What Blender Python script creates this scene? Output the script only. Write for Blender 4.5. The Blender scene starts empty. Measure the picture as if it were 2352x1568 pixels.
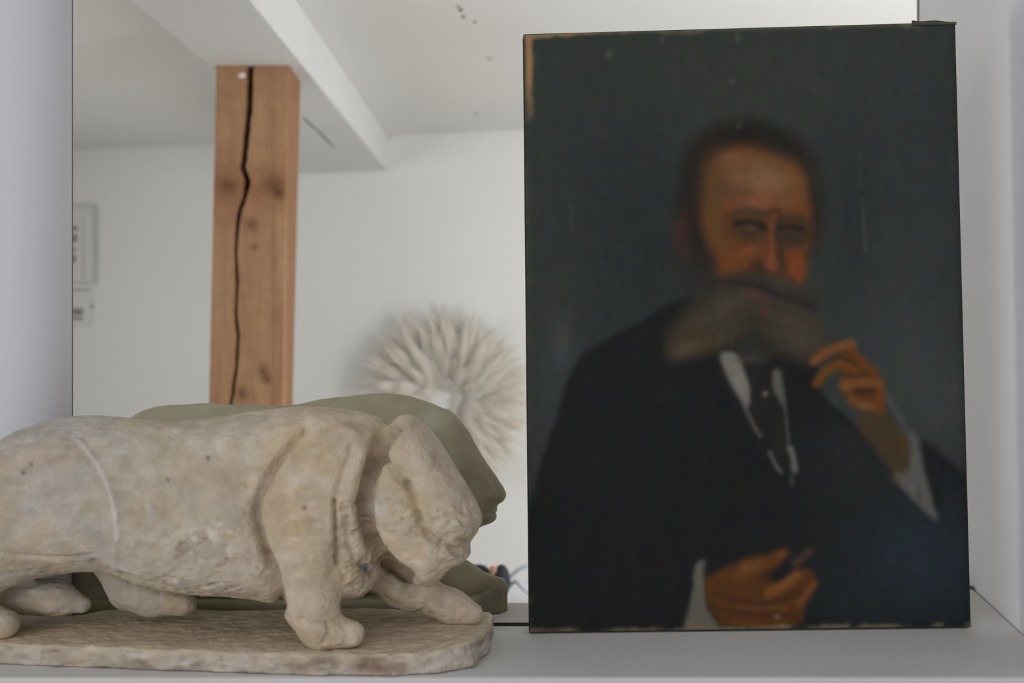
import bpy, bmesh, math, random
import numpy as np
from mathutils import Vector, Matrix

# ------------------------------------------------------------------ camera, world, lights, exposure
S = bpy.context.scene
COL = S.collection
F_PX, CX, CY = 2352.0, 1176.0, 784.0          # the frame is 2352 x 1568
ZC = 1.45                                     # eye height
H = 673.0/F_PX                                # shelf top below the eye
ZS = ZC-H                                     # shelf top

cam = bpy.data.cameras.new('camera'); cam.sensor_width = 36.0; cam.lens = 36.0; cam.clip_start = 0.02
camo = bpy.data.objects.new('camera', cam); COL.objects.link(camo)
camo.location = (0, 0, ZC); camo.rotation_euler = (math.pi/2, 0, 0)
S.camera = camo
cam.dof.use_dof = True; cam.dof.focus_distance = 1.05; cam.dof.aperture_fstop = 5.0

w = bpy.data.worlds.new('overcast_daylight'); S.world = w; w.use_nodes = True
w.node_tree.nodes['Background'].inputs[0].default_value = (0.93, 0.95, 1.0, 1)
w.node_tree.nodes['Background'].inputs[1].default_value = 0.52

def area(name, loc, target, sx, sy, power, col):
    l = bpy.data.lights.new(name, 'AREA'); l.shape = 'RECTANGLE'; l.size = sx; l.size_y = sy; l.energy = power; l.color = col
    o = bpy.data.objects.new(name, l); COL.objects.link(o); o.location = loc
    o.rotation_euler = (Vector(target)-Vector(loc)).to_track_quat('-Z', 'Y').to_euler()
    return o
# daylight from the window of the front room, behind the camera on the left
area('front_window_daylight', (-1.5, -1.5, 1.75), (0.0, 1.0, 1.2), 2.0, 1.6, 21.0, (0.95, 0.97, 1.0))
# daylight from the window in the right wall of the back room
area('back_window_daylight', (2.32, 2.7, 1.5), (0.0, 2.9, 1.4), 1.25, 1.25, 4.0, (1.0, 1.0, 0.98))
# fill lights added to even out the back room, right and left
area('right_fill_light', (1.46, 1.10, 1.15), (1.1, 4.0, 1.05), 1.25, 2.0, 68.0, (1.0, 1.0, 1.0))
area('left_fill_light', (-2.82, 2.6, 1.5), (0.0, 3.1, 1.3), 1.2, 1.2, 13.0, (1.0, 0.99, 0.96))

S.view_settings.view_transform = 'Standard'; S.view_settings.look = 'None'
S.view_settings.exposure = 0.0; S.view_settings.gamma = 1.0; S.view_settings.use_curve_mapping = False

# ------------------------------------------------------------------ numpy helpers
def vnoise(x, y, z, seed=0):
    """smooth value noise in [-1, 1] on arrays"""
    x = np.asarray(x, np.float64); y = np.asarray(y, np.float64); z = np.asarray(z, np.float64)
    x, y, z = np.broadcast_arrays(x, y, z)
    xi = np.floor(x).astype(np.int64); yi = np.floor(y).astype(np.int64); zi = np.floor(z).astype(np.int64)
    fx = x - xi; fy = y - yi; fz = z - zi
    fx = fx*fx*(3-2*fx); fy = fy*fy*(3-2*fy); fz = fz*fz*(3-2*fz)
    def h(a, b, c):
        n = (a*374761393 + b*668265263 + c*2147483647 + seed*1274126177) & 0xffffffff
        n = ((n ^ (n >> 13)) * 1103515245 + 12345) & 0xffffffff
        n = ((n ^ (n >> 15)) * 2246822519) & 0xffffffff
        return ((n ^ (n >> 16)) & 0xffff) / 32767.5 - 1.0
    r = 0.0
    for dx in (0, 1):
        wx = fx if dx else 1-fx
        for dy in (0, 1):
            wy = fy if dy else 1-fy
            for dz in (0, 1):
                wz = fz if dz else 1-fz
                r = r + wx*wy*wz*h(xi+dx, yi+dy, zi+dz)
    return r

def fbm(x, y, z, octaves=4, seed=0):
    r = 0.0; a = 1.0; s = 0.0
    for o in range(octaves):
        r = r + a*vnoise(x*2**o, y*2**o, z*2**o, seed+o*17); s += a; a *= 0.55
    return r/s

def sdf_poly(X, Y, pts):
    """signed distance to a polygon, negative inside"""
    pts = np.asarray(pts, float); n = len(pts)
    d2 = np.full(X.shape, 1e18); inside = np.zeros(X.shape, bool)
    for i in range(n):
        ax, ay = pts[i]; bx_, by_ = pts[(i+1) % n]
        ex, ey = bx_-ax, by_-ay; wx = X-ax; wy = Y-ay
        t = np.clip((wx*ex+wy*ey)/max(ex*ex+ey*ey, 1e-12), 0, 1)
        d2 = np.minimum(d2, (wx-ex*t)**2+(wy-ey*t)**2)
        c = ((ay > Y) != (by_ > Y))
        if ey != 0:
            inside ^= c & (X < ex*(Y-ay)/ey+ax)
    d = np.sqrt(d2)
    return np.where(inside, -d, d)

def dist_line(X, Y, pts):
    d2 = np.full(X.shape, 1e18)
    for (ax, ay), (bx_, by_) in zip(pts[:-1], pts[1:]):
        ex, ey = bx_-ax, by_-ay; wx = X-ax; wy = Y-ay
        t = np.clip((wx*ex+wy*ey)/max(ex*ex+ey*ey, 1e-12), 0, 1)
        d2 = np.minimum(d2, (wx-ex*t)**2+(wy-ey*t)**2)
    return np.sqrt(d2)

def sstep(a, b, x):
    t = np.clip((x-a)/(b-a), 0, 1)
    return t*t*(3-2*t)

def smooth_pts(pts, n=2, closed=True):
    p = [tuple(map(float, q)) for q in pts]
    for _ in range(n):
        q = []
        m = len(p)
        rng = range(m) if closed else range(m-1)
        if not closed: q.append(p[0])
        for i in rng:
            a, b = p[i], p[(i+1) % m]
            q.append(tuple(.75*u+.25*v for u, v in zip(a, b))); q.append(tuple(.25*u+.75*v for u, v in zip(a, b)))
        if not closed: q.append(p[-1])
        p = q
    return p

def srgb2lin(c):
    c = np.asarray(c, float)/255.0
    return np.where(c <= 0.04045, c/12.92, ((c+0.055)/1.055)**2.4)

# ------------------------------------------------------------------ the painted portrait (pigment laid on the canvas)
def paint_portrait(X, Y):
    """X, Y: positions on the canvas in its own painting units; returns sRGB 0-255 pigment colours"""
    wx = fbm(X/60, Y/60, 0.3, 3, 5)*7; wy = fbm(X/60, Y/60, 7.7, 3, 9)*7
    XW = X+wx; YW = Y+wy
    C = np.zeros(X.shape+(3,))
    n1 = fbm(X/260, Y/300, 1.1, 3, 3)[..., None]
    C[:] = (48, 52, 49)
    C += n1*np.array([6, 6, 5.])
    def mix(m, col):
        m = np.clip(m, 0, 1)[..., None]
        C[:] = C*(1-m)+np.array(col, float)*m
    def poly(pts, col, fe=10, a=1.0, sm=2):
        d = sdf_poly(XW, YW, smooth_pts(pts, sm)); mix(a*(1-sstep(-fe, fe, d)), col)
    def blob(cx, cy, rx, ry, col, a=1.0, rot=0.0):
        c, s = math.cos(math.radians(rot)), math.sin(math.radians(rot))
        u = (XW-cx)*c+(YW-cy)*s; v = -(XW-cx)*s+(YW-cy)*c
        mix(a*np.exp(-((u/rx)**2+(v/ry)**2)), col)
    def stroke(pts, w, col, a=1.0, fe=None):
        d = dist_line(XW, YW, smooth_pts(pts, 2, False)); fe = fe or w*0.6
        mix(a*(1-sstep(w/2-fe*.5, w/2+fe, d)), col)
    # ground
    blob(1700, 180, 560, 150, (54, 58, 54), .7)
    blob(2100, 420, 220, 420, (51, 57, 56), .7)
    blob(1330, 300, 200, 260, (45, 51, 49), .6)
    blob(1480, 560, 150, 260, (38, 44, 44), .75)
    blob(1960, 560, 60, 240, (41, 46, 45), .6)
    blob(2090, 820, 150, 170, (60, 65, 65), .7)
    blob(2160, 940, 90, 110, (66, 70, 68), .5)
    blob(1290, 800, 26, 70, (76, 79, 79), .5)
    blob(1265, 900, 30, 100, (50, 58, 60), .6)
    stroke([(1980, 460), (1985, 520), (1988, 580)], 4, (82, 82, 70), .55)
    stroke([(1975, 350), (1978, 440)], 5, (66, 68, 62), .4)
    stroke([(1310, 480), (1314, 540)], 5, (66, 70, 68), .35)
    # coat
    coat = [(1200, 1210), (1222, 1150), (1240, 1080), (1262, 1000), (1290, 930), (1305, 870), (1335, 815), (1400, 778),
            (1480, 742), (1530, 705), (1600, 680), (1760, 700), (1880, 740), (1880, 900), (1925, 950), (1990, 1000), (2050, 1085),
            (2110, 1150), (2150, 1160), (2125, 1080), (2118, 1015), (2135, 1020), (2180, 1065), (2240, 1105), (2260, 1400), (2260, 1700), (1900, 1700), (1190, 1700), (1190, 1400)]
    poly(coat, (28, 29, 29), 9, 1, 1)
    cm = 1-sstep(-30, 10, sdf_poly(X, Y, coat))
    blue = np.exp(-(((X-2120)/210)**2+((Y-1290)/190)**2)); mix(cm*blue*.85, (40, 50, 58))
    blue = np.exp(-(((X-1960)/110)**2+((Y-1050)/110)**2)); mix(cm*blue*.8, (38, 42, 43))
    blue = np.exp(-(((X-1960)/120)**2+((Y-1400)/90)**2)); mix(cm*blue*.5, (36, 42, 45))
    mix(cm*.25*sstep(.15, .7, fbm(X/90, Y/70, 4.4, 3, 31)), (36, 40, 43))
    stroke([(2125, 1020), (2165, 1055), (2225, 1105)], 8, (44, 44, 42), .5)
    # head: hair
    poly([(1555, 520), (1562, 420), (1580, 345), (1625, 298), (1690, 282), (1760, 286), (1822, 312), (1868, 358), (1888, 425),
          (1884, 520), (1868, 600), (1700, 620), (1600, 620), (1570, 580)], (35, 32, 29), 26)
    blob(1590, 470, 30, 90, (44, 38, 33), .5)
    blob(1566, 545, 20, 46, (66, 44, 37), .85)
    blob(1575, 590, 10, 14, (76, 48, 42), .6)
    blob(1610, 640, 50, 60, (43, 41, 38), .8)
    blob(1880, 560, 10, 30, (56, 44, 38), .6)
    # face
    poly([(1615, 440), (1632, 380), (1665, 345), (1710, 338), (1770, 352), (1822, 378), (1856, 408), (1860, 480), (1866, 550),
          (1858, 600), (1850, 650), (1838, 672), (1800, 650), (1750, 640), (1700, 640), (1672, 662), (1660, 640), (1640, 590), (1615, 540), (1608, 490)],
         (104, 66, 38), 18)
    blob(1650, 430, 38, 80, (90, 67, 42), .75)
    blob(1700, 380, 50, 26, (122, 80, 48), .7)
    blob(1765, 420, 74, 46, (138, 104, 76), .8)
    blob(1730, 400, 60, 40, (126, 92, 62), .6)
    blob(1832, 440, 20, 50, (122, 78, 42), .7)
    blob(1740, 470, 60, 22, (138, 84, 64), .75)
    blob(1690, 485, 30, 20, (124, 70, 44), .6)
    blob(1640, 520, 20, 60, (104, 74, 44), .5)
    blob(1700, 452, 34, 16, (92, 70, 58), .35)
    blob(1836, 492, 22, 16, (126, 70, 34), .6)
    for k in range(14):
        a = k*2.4; blob(1740+72*math.sin(a*1.7), 420+56*math.cos(a*2.3), 12, 9, ((140, 100, 76), (100, 66, 42))[k % 2], .35)
    stroke([(1676, 508), (1700, 494), (1730, 492), (1758, 502)], 15, (70, 57, 42), .8)
    stroke([(1794, 512), (1825, 503), (1850, 512), (1862, 528)], 12, (74, 57, 38), .75)
    blob(1806, 516, 12, 5, (112, 78, 42), .6)
    blob(1725, 538, 46, 24, (56, 45, 37), .9)
    stroke([(1688, 522), (1715, 514), (1745, 517), (1762, 530)], 9, (34, 29, 28), .85)
    blob(1727, 530, 8, 6, (80, 76, 66), .5)
    blob(1745, 536, 8, 6, (66, 42, 38), .5)
    stroke([(1690, 552), (1725, 560), (1756, 548)], 7, (74, 60, 52), .5)
    blob(1824, 548, 38, 33, (52, 43, 36), .92)
    stroke([(1785, 528), (1812, 523), (1845, 530)], 9, (36, 31, 29), .8)
    blob(1828, 543, 7, 6, (70, 66, 62), .45)
    stroke([(1800, 572), (1830, 580), (1856, 570)], 6, (86, 70, 66), .5)
    stroke([(1764, 494), (1782, 489), (1794, 502), (1796, 514)], 6, (62, 46, 36), .8)
    blob(1700, 592, 42, 28, (112, 64, 36), .8, -25)
    blob(1668, 612, 16, 34, (116, 64, 36), .7, 15)
    blob(1720, 580, 24, 12, (138, 80, 56), .6, -20)
    poly([(1786, 572), (1812, 580), (1850, 580), (1852, 610), (1845, 655), (1830, 660), (1815, 625), (1800, 600)], (122, 66, 38), 10, .85)
    blob(1830, 612, 14, 30, (128, 70, 42), .5)
    poly([(1764, 505), (1778, 508), (1782, 560), (1792, 605), (1788, 628), (1772, 636), (1752, 628), (1758, 590), (1766, 550)], (112, 64, 40), 9, .9)
    stroke([(1774, 515), (1774, 560), (1776, 600)], 9, (132, 82, 58), .4)
    blob(1774, 612, 15, 17, (138, 82, 64), .6)
    stroke([(1787, 524), (1790, 560), (1797, 600), (1800, 618)], 12, (54, 44, 37), .65, 14)
    blob(1740, 612, 14, 12, (62, 42, 36), .7)
    blob(1748, 630, 22, 9, (36, 31, 31), .85, 20)
    blob(1790, 636, 16, 7, (44, 38, 36), .7, -20)
    # moustache, mouth and beard
    poly([(1632, 662), (1680, 634), (1730, 630), (1775, 640), (1820, 646), (1852, 672), (1880, 706), (1850, 712), (1790, 684), (1720, 668)], (52, 46, 40), 16, .85)
    blob(1800, 655, 34, 12, (66, 60, 52), .6, 12)
    blob(1700, 640, 26, 10, (50, 44, 38), .6, -15)
    poly([(1590, 700), (1630, 672), (1690, 668), (1760, 690), (1850, 712), (1892, 755), (1905, 815), (1872, 842), (1810, 826), (1770, 800),
          (1735, 785), (1705, 785), (1660, 806), (1600, 826), (1545, 828), (1522, 795), (1545, 745)], (57, 50, 40), 26, .92)
    blob(1640, 735, 70, 36, (66, 60, 49), .6, -25)
    blob(1575, 808, 34, 18, (90, 76, 55), .75, -20)
    blob(1640, 790, 50, 16, (78, 60, 44), .6, -25)
    blob(1725, 770, 22, 46, (47, 43, 39), .8)
    blob(1825, 745, 44, 34, (70, 62, 49), .7, 20)
    blob(1850, 790, 44, 34, (72, 64, 54), .7)
    for k in range(26):
        x0 = 1560+k*12.5; side = (x0-1722)/170
        stroke([(1722+side*60, 700+abs(side)*18), (x0+side*8, 760), (x0+side*26, 815-abs(side)*6)], 5, ((88, 80, 66), (52, 47, 41))[k % 2], .13, 7)
    poly([(1676, 812), (1704, 784), (1730, 762), (1752, 786), (1790, 820), (1750, 842), (1700, 838)], (43, 41, 38), 12, .85)
    blob(1675, 700, 40, 16, (70, 67, 57), .55, -10)
    stroke([(1640, 656), (1690, 658), (1750, 668), (1810, 690), (1868, 716)], 7, (36, 31, 29), .55, 12)
    poly([(1700, 672), (1735, 672), (1770, 688), (1790, 700), (1750, 698), (1712, 688)], (84, 56, 46), 8, .7)
    blob(1758, 715, 9, 16, (90, 58, 42), .6)
    # collar, tie and waistcoat edges
    blob(1725, 815, 60, 22, (50, 49, 45), .6)
    poly([(1646, 816), (1688, 812), (1708, 846), (1728, 888), (1727, 918), (1714, 950), (1698, 918), (1668, 868)], (106, 103, 95), 7)
    blob(1700, 880, 20, 34, (124, 118, 110), .5, -25)
    poly([(1771, 858), (1793, 852), (1801, 896), (1806, 950), (1793, 930), (1774, 906)], (86, 85, 78), 8)
    poly([(1696, 828), (1766, 838), (1772, 905), (1800, 950), (1812, 1010), (1820, 1090), (1800, 1082), (1755, 1010), (1722, 945), (1728, 888)], (35, 35, 33), 6, .9)
    blob(1718, 830, 26, 8, (72, 70, 63), .5, -10)
    stroke([(1708, 935), (1725, 972), (1745, 1008)], 8, (88, 88, 82), .75)
    stroke([(1768, 1044), (1780, 1068), (1796, 1092)], 8, (98, 93, 84), .75)
    stroke([(1801, 920), (1806, 970), (1812, 1030)], 6, (78, 80, 74), .75)
    stroke([(1815, 1035), (1824, 1062), (1826, 1086)], 10, (112, 112, 100), .8)
    stroke([(1820, 1096), (1817, 1120)], 7, (66, 66, 63), .7)
    blob(1759, 909, 6, 6, (160, 124, 104), .9)
    # raised hand, forearm and cuff
    poly([(1965, 955), (2034, 945), (2075, 1000), (2092, 1040), (2088, 1085), (2066, 1105), (2025, 1060), (1972, 992)], (68, 54, 39), 14, .85)
    blob(2078, 1030, 14, 34, (90, 64, 36), .7)
    stroke([(2030, 900), (2070, 970), (2098, 1010)], 12, (76, 82, 84), .5)
    poly([(1925, 812), (1960, 800), (1992, 843), (2026, 872), (2036, 915), (2030, 962), (1995, 950), (1952, 938), (1934, 900), (1928, 856)], (94, 57, 29), 12, .95)
    stroke([(1866, 834), (1902, 812), (1952, 796)], 15, (128, 78, 44), .95)
    blob(1951, 797, 12, 8, (160, 112, 94), .8)
    blob(1872, 831, 8, 5, (118, 88, 58), .7)
    stroke([(1950, 800), (1975, 830), (2008, 858)], 15, (112, 66, 32), .8)
    stroke([(1876, 886), (1892, 862), (1925, 842), (1965, 850)], 19, (110, 70, 32), .95)
    stroke([(1880, 842), (1930, 826), (1972, 842)], 7, (56, 44, 34), .6)
    stroke([(1940, 888), (1985, 880), (2022, 886)], 19, (122, 78, 44), .9)
    blob(1947, 893, 10, 9, (136, 98, 52), .6)
    stroke([(1935, 868), (1965, 866), (2000, 868)], 6, (62, 48, 36), .6)
    stroke([(1970, 905), (2006, 904)], 6, (44, 36, 30), .8)
    stroke([(1958, 922), (1990, 936), (2005, 940)], 15, (118, 78, 48), .85)
    blob(1987, 937, 12, 8, (128, 98, 72), .6)
    blob(2024, 925, 10, 34, (128, 70, 34), .7)
    poly([(2093, 998), (2110, 1002), (2118, 1060), (2132, 1130), (2160, 1205), (2134, 1196), (2085, 1142), (2048, 1092), (2088, 1088), (2094, 1050)], (90, 88, 84), 9, .95)
    blob(2112, 1140, 6, 22, (62, 62, 60), .6)
    blob(2062, 1100, 22, 16, (86, 78, 68), .6, 45)
    # lower hand and cuff
    poly([(1560, 1480), (1586, 1380), (1596, 1300), (1612, 1286), (1624, 1292), (1620, 1330), (1618, 1392), (1640, 1430), (1690, 1480)], (90, 87, 79), 7)
    poly([(1618, 1335), (1650, 1312), (1700, 1292), (1755, 1278), (1800, 1262), (1810, 1276), (1796, 1300), (1772, 1318), (1778, 1344), (1806, 1340),
          (1832, 1312), (1862, 1306), (1874, 1342), (1868, 1372), (1850, 1402), (1836, 1446), (1750, 1450), (1680, 1442), (1640, 1424), (1618, 1390)], (90, 55, 28), 9)
    blob(1722, 1312, 36, 16, (132, 84, 52), .75, -18)
    blob(1797, 1276, 13, 14, (122, 76, 36), .7)
    stroke([(1826, 1300), (1850, 1276), (1858, 1270)], 15, (72, 54, 46), .8)
    blob(1775, 1330, 20, 12, (34, 30, 34), .85)
    stroke([(1768, 1366), (1800, 1352), (1828, 1326)], 17, (132, 84, 44), .8)
    stroke([(1836, 1394), (1858, 1362), (1870, 1346)], 14, (126, 76, 46), .7)
    stroke([(1640, 1370), (1720, 1392), (1800, 1386), (1840, 1366)], 9, (64, 45, 34), .65)
    stroke([(1630, 1404), (1690, 1414), (1780, 1412), (1826, 1420)], 10, (66, 46, 33), .6)
    stroke([(1700, 1402), (1760, 1400), (1810, 1402)], 9, (114, 70, 36), .6)
    stroke([(1650, 1432), (1720, 1440), (1800, 1436)], 9, (112, 66, 32), .5)
    stroke([(1640, 1346), (1690, 1350), (1740, 1362)], 9, (80, 54, 30), .5)
    blob(1788, 1420, 6, 4, (170, 150, 128), .8)
    sat = (C[..., 0]-C[..., 2])/np.maximum(C[..., 0], 1); C *= (1-.10*sstep(.32, .55, sat))[..., None]
    # brushwork, dirt and flaked edges
    br = fbm(X/9, Y/26, 2.2, 3, 71)[..., None]; C += br*np.array([3.2, 3., 2.6])
    hue = np.stack([fbm(X/16, Y/16, 3.0+i*5, 2, 80+i) for i in range(3)], -1); C += hue*np.array([3.5, 2.6, 4.])*(C/70+.4)
    for (sx, sy, r) in ((1697, 296, 5), (1682, 192, 5), (1398, 128, 8), (1625, 1043, 2), (2106, 70, 6), (2110, 62, 4), (1695, 90, 6), (1520, 100, 5)):
        blob(sx, sy, r, r*1.3, (104, 98, 88), .5)
    return C
# ------------------------------------------------------------------ mesh helpers
def P(px, py, d):
    return Vector(((px-CX)/F_PX*d, d, ZC-(py-CY)/F_PX*d))

def prop(o, label=None, cat=None, group=None, kind=None):
    for k, v in (('label', label), ('category', cat), ('group', group), ('kind', kind)):
        if v: o[k] = v
    return o

def mesh_obj(name, verts, faces, mat, parent=None, smooth=False):
    me = bpy.data.meshes.new(name)
    me.from_pydata([tuple(map(float, v)) for v in verts], [], [tuple(map(int, f)) for f in faces]); me.update()
    if smooth: me.shade_smooth()
    me.materials.append(mat)
    o = bpy.data.objects.new(name, me); COL.objects.link(o)
    if parent is not None: o.parent = parent
    return o

def bm_obj(name, bm, mat, parent=None, smooth=False, bevel=0.0, segs=2):
    me = bpy.data.meshes.new(name); bmesh.ops.recalc_face_normals(bm, faces=bm.faces[:]); bm.to_mesh(me); bm.free()
    if smooth: me.shade_smooth()
    me.materials.append(mat)
    o = bpy.data.objects.new(name, me); COL.objects.link(o)
    if parent is not None: o.parent = parent
    if bevel:
        b = o.modifiers.new('bevel', 'BEVEL'); b.width = bevel; b.segments = segs; b.limit_method = 'ANGLE'
    return o

def box_bm(x0, x1, y0, y1, z0, z1, bm=None):
    bm = bm or bmesh.new()
    v = [bm.verts.new(p) for p in ((x0, y0, z0), (x1, y0, z0), (x1, y1, z0), (x0, y1, z0), (x0, y0, z1), (x1, y0, z1), (x1, y1, z1), (x0, y1, z1))]
    for f in ((0, 3, 2, 1), (4, 5, 6, 7), (0, 1, 5, 4), (1, 2, 6, 5), (2, 3, 7, 6), (3, 0, 4, 7)): bm.faces.new([v[i] for i in f])
    return bm

def prism_bm(plan, z0, z1):
    bm = bmesh.new()
    a = [bm.verts.new((x, y, z0)) for x, y in plan]; b = [bm.verts.new((x, y, z1)) for x, y in plan]
    n = len(plan); bm.faces.new(a[::-1]); bm.faces.new(b)
    for i in range(n): bm.faces.new((a[i], a[(i+1) % n], b[(i+1) % n], b[i]))
    return bm

def empty(name, loc):
    o = bpy.data.objects.new(name, None); COL.objects.link(o); o.location = loc; o.empty_display_size = .05
    return o

def adopt(parent, *kids):
    m = Matrix.Translation(parent.location).inverted()
    for k in kids:
        k.parent = parent; k.matrix_parent_inverse = m

def set_col(o, cols, name='pigment'):
    me = o.data; a = me.color_attributes.new(name, 'FLOAT_COLOR', 'POINT')
    buf = np.ones((len(me.vertices), 4), np.float32); buf[:, :3] = cols
    a.data.foreach_set('color', buf.ravel())

# ------------------------------------------------------------------ materials
def mat(name, col, rough=0.8, spec=0.3, noise=0.0, scale=8.0, bump=0.0, bscale=60.0, col2=None, attr=None, metallic=0.0):
    m = bpy.data.materials.new(name); m.use_nodes = True; nt = m.node_tree; b = nt.nodes['Principled BSDF']
    b.inputs['Roughness'].default_value = rough; b.inputs['Specular IOR Level'].default_value = spec; b.inputs['Metallic'].default_value = metallic
    tc = nt.nodes.new('ShaderNodeTexCoord')
    out = None
    if attr:
        at = nt.nodes.new('ShaderNodeAttribute'); at.attribute_name = attr; out = at.outputs['Color']
    if noise:
        nz = nt.nodes.new('ShaderNodeTexNoise'); nz.inputs['Scale'].default_value = scale; nz.inputs['Detail'].default_value = 6
        nt.links.new(tc.outputs['Object'], nz.inputs['Vector'])
        ramp = nt.nodes.new('ShaderNodeValToRGB'); ramp.color_ramp.elements[0].position = .3; ramp.color_ramp.elements[1].position = .7
        if out is None:
            c2 = col2 or tuple(c*(1-noise) for c in col)
            ramp.color_ramp.elements[0].color = (*c2, 1); ramp.color_ramp.elements[1].color = (*col, 1)
            nt.links.new(nz.outputs['Fac'], ramp.inputs['Fac']); out = ramp.outputs['Color']
        else:
            ramp.color_ramp.elements[0].color = (1-noise,)*3+(1,); ramp.color_ramp.elements[1].color = (1+noise*.4,)*3+(1,)
            nt.links.new(nz.outputs['Fac'], ramp.inputs['Fac'])
            mx = nt.nodes.new('ShaderNodeMix'); mx.data_type = 'RGBA'; mx.blend_type = 'MULTIPLY'; mx.inputs[0].default_value = 1
            nt.links.new(out, mx.inputs[6]); nt.links.new(ramp.outputs['Color'], mx.inputs[7]); out = mx.outputs[2]
    if out is not None: nt.links.new(out, b.inputs['Base Color'])
    else: b.inputs['Base Color'].default_value = (*col, 1)
    if bump:
        n2 = nt.nodes.new('ShaderNodeTexNoise'); n2.inputs['Scale'].default_value = bscale; n2.inputs['Detail'].default_value = 5
        nt.links.new(tc.outputs['Object'], n2.inputs['Vector'])
        bp = nt.nodes.new('ShaderNodeBump'); bp.inputs['Strength'].default_value = bump; bp.inputs['Distance'].default_value = .004
        nt.links.new(n2.outputs['Fac'], bp.inputs['Height']); nt.links.new(bp.outputs['Normal'], b.inputs['Normal'])
    return m

M = {}
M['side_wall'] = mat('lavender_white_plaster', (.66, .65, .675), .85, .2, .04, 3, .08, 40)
M['reveal'] = mat('lavender_plaster_lightened', (.84, .84, .86), .85, .2, .04, 3, .08, 40)  # same plaster as the left wall, lightened for the missing light
M['shelf'] = mat('grey_painted_board', (.66, .64, .61), .6, .3, .06, 5, .05, 80)
M['room_wall'] = mat('white_room_plaster', (.82, .825, .81), .9, .2, .03, 1.5, .06, 30)
M['ceiling'] = mat('white_ceiling_plaster', (.80, .805, .795), .9, .2, .05, 1.2, .06, 20)
M['beam'] = mat('white_painted_beam', (.76, .77, .77), .8, .2, .04, 2, .05, 25)
M['floor'] = mat('worn_floor_boards', (.60, .54, .46), .6, .3, .2, 3)
M['wood'] = mat('fir_post_wood', (.4, .2, .1), .7, .25, .12, 30, .12, 90, attr='pigment')
M['plaster'] = mat('stained_plaster', (.6, .5, .4), .85, .2, .20, 55, .75, 110, attr='pigment')
M['olive'] = mat('olive_mirror_plaster', (.3, .3, .2), .75, .25, .12, 30, .25, 140, attr='pigment')
M['paint'] = mat('aged_oil_paint', (.1, .1, .1), .6, .08, 0, 8, .10, 500, attr='pigment')
M['canvas'] = mat('dark_canvas_edge', (.045, .045, .038), .9, .1, .4, 60)
M['bare'] = mat('raw_stretcher_wood', (.42, .30, .19), .8, .2, .2, 20)
M['feather'] = mat('feather_vane', (.7, .7, .65), .9, .1, attr='pigment')
_nt = M['feather'].node_tree; _tr = _nt.nodes.new('ShaderNodeBsdfTranslucent'); _mx = _nt.nodes.new('ShaderNodeMixShader'); _mx.inputs[0].default_value = .45
_nt.links.new([n for n in _nt.nodes if n.type == 'ATTRIBUTE'][0].outputs['Color'], _tr.inputs['Color'])
_nt.links.new(_nt.nodes['Principled BSDF'].outputs[0], _mx.inputs[1]); _nt.links.new(_tr.outputs[0], _mx.inputs[2]); _nt.links.new(_mx.outputs[0], _nt.nodes['Material Output'].inputs['Surface'])
M['white'] = mat('white_lacquer', (.82, .83, .84), .5, .3)
M['dark'] = mat('blue_black_rubber', (.03, .035, .05), .6, .3)
M['cord'] = mat('pale_grey_cord', (.50, .52, .58), .6, .3)
M['copper'] = mat('pinkish_orange_plastic', (.55, .28, .20), .6, .3)
M['ink'] = mat('faded_grey_ink', (.30, .30, .29), .9, .1)
M['paper'] = mat('off_white_paper', (.74, .745, .73), .9, .1)
M['frame'] = mat('pale_grey_frame', (.60, .62, .60), .6, .2)
M['mark'] = mat('dark_speck', (.16, .16, .15), .9, .1)
M['screw'] = mat('white_plug', (.85, .82, .78), .4, .5)
M['edge'] = mat('grey_sealant', (.20, .20, .20), .8, .2)
M['gap'] = mat('black_joint_shade', (.02, .02, .018), .9, .1)
M['glassy'] = mat('window_frame_paint', (.8, .8, .8), .5, .3)

# ------------------------------------------------------------------ the setting; the room in the mirror is built as a real back room
ZCEIL = ZC+.9
def rw(d): return .504+(d-1.017)*.186                  # right reveal in plan
# left wall of the opening with a softly rounded plaster corner
XL = -.4548
arc = [(XL-.052+.052*math.sin(a), 1.058-.042*math.cos(a)) for a in np.linspace(0, math.pi/2, 20)]
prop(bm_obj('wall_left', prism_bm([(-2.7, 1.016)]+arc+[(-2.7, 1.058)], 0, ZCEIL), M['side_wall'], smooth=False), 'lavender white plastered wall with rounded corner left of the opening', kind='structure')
prop(bm_obj('trim_1', box_bm(XL-.012, XL+.0004, 1.0582, 1.0602, ZS, ZCEIL), M['edge']), 'thin dark edge along the rounded left wall corner', kind='structure')
prop(bm_obj('trim_2', box_bm(rw(1.49)-.0012, rw(1.49)+.03, 1.4902, 1.494, ZS, ZCEIL), M['edge']), 'thin dark edge at the far end of the right wall', kind='structure')
_wl = bpy.data.objects['wall_left']
for p in _wl.data.polygons:
    p.use_smooth = abs(p.normal.z) < .5
_wl.data.set_sharp_from_angle(angle=math.radians(35))
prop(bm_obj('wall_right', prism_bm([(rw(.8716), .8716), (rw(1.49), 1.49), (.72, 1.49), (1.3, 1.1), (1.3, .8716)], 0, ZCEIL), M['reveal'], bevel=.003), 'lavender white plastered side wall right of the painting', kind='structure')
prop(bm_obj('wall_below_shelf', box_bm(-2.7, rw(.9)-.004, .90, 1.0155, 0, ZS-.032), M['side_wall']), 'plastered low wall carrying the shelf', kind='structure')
prop(bm_obj('floor', box_bm(-2.8, 2.5, -1.0, 5.1, -.05, 0), M['floor']), 'worn board floor of the two rooms', kind='structure')
ceil = prop(bm_obj('ceiling', box_bm(-2.8, 2.4, 1.06, 5.1, ZCEIL, ZCEIL+.08), M['ceiling']), 'white plaster ceiling of the back room', kind='structure')

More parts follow.
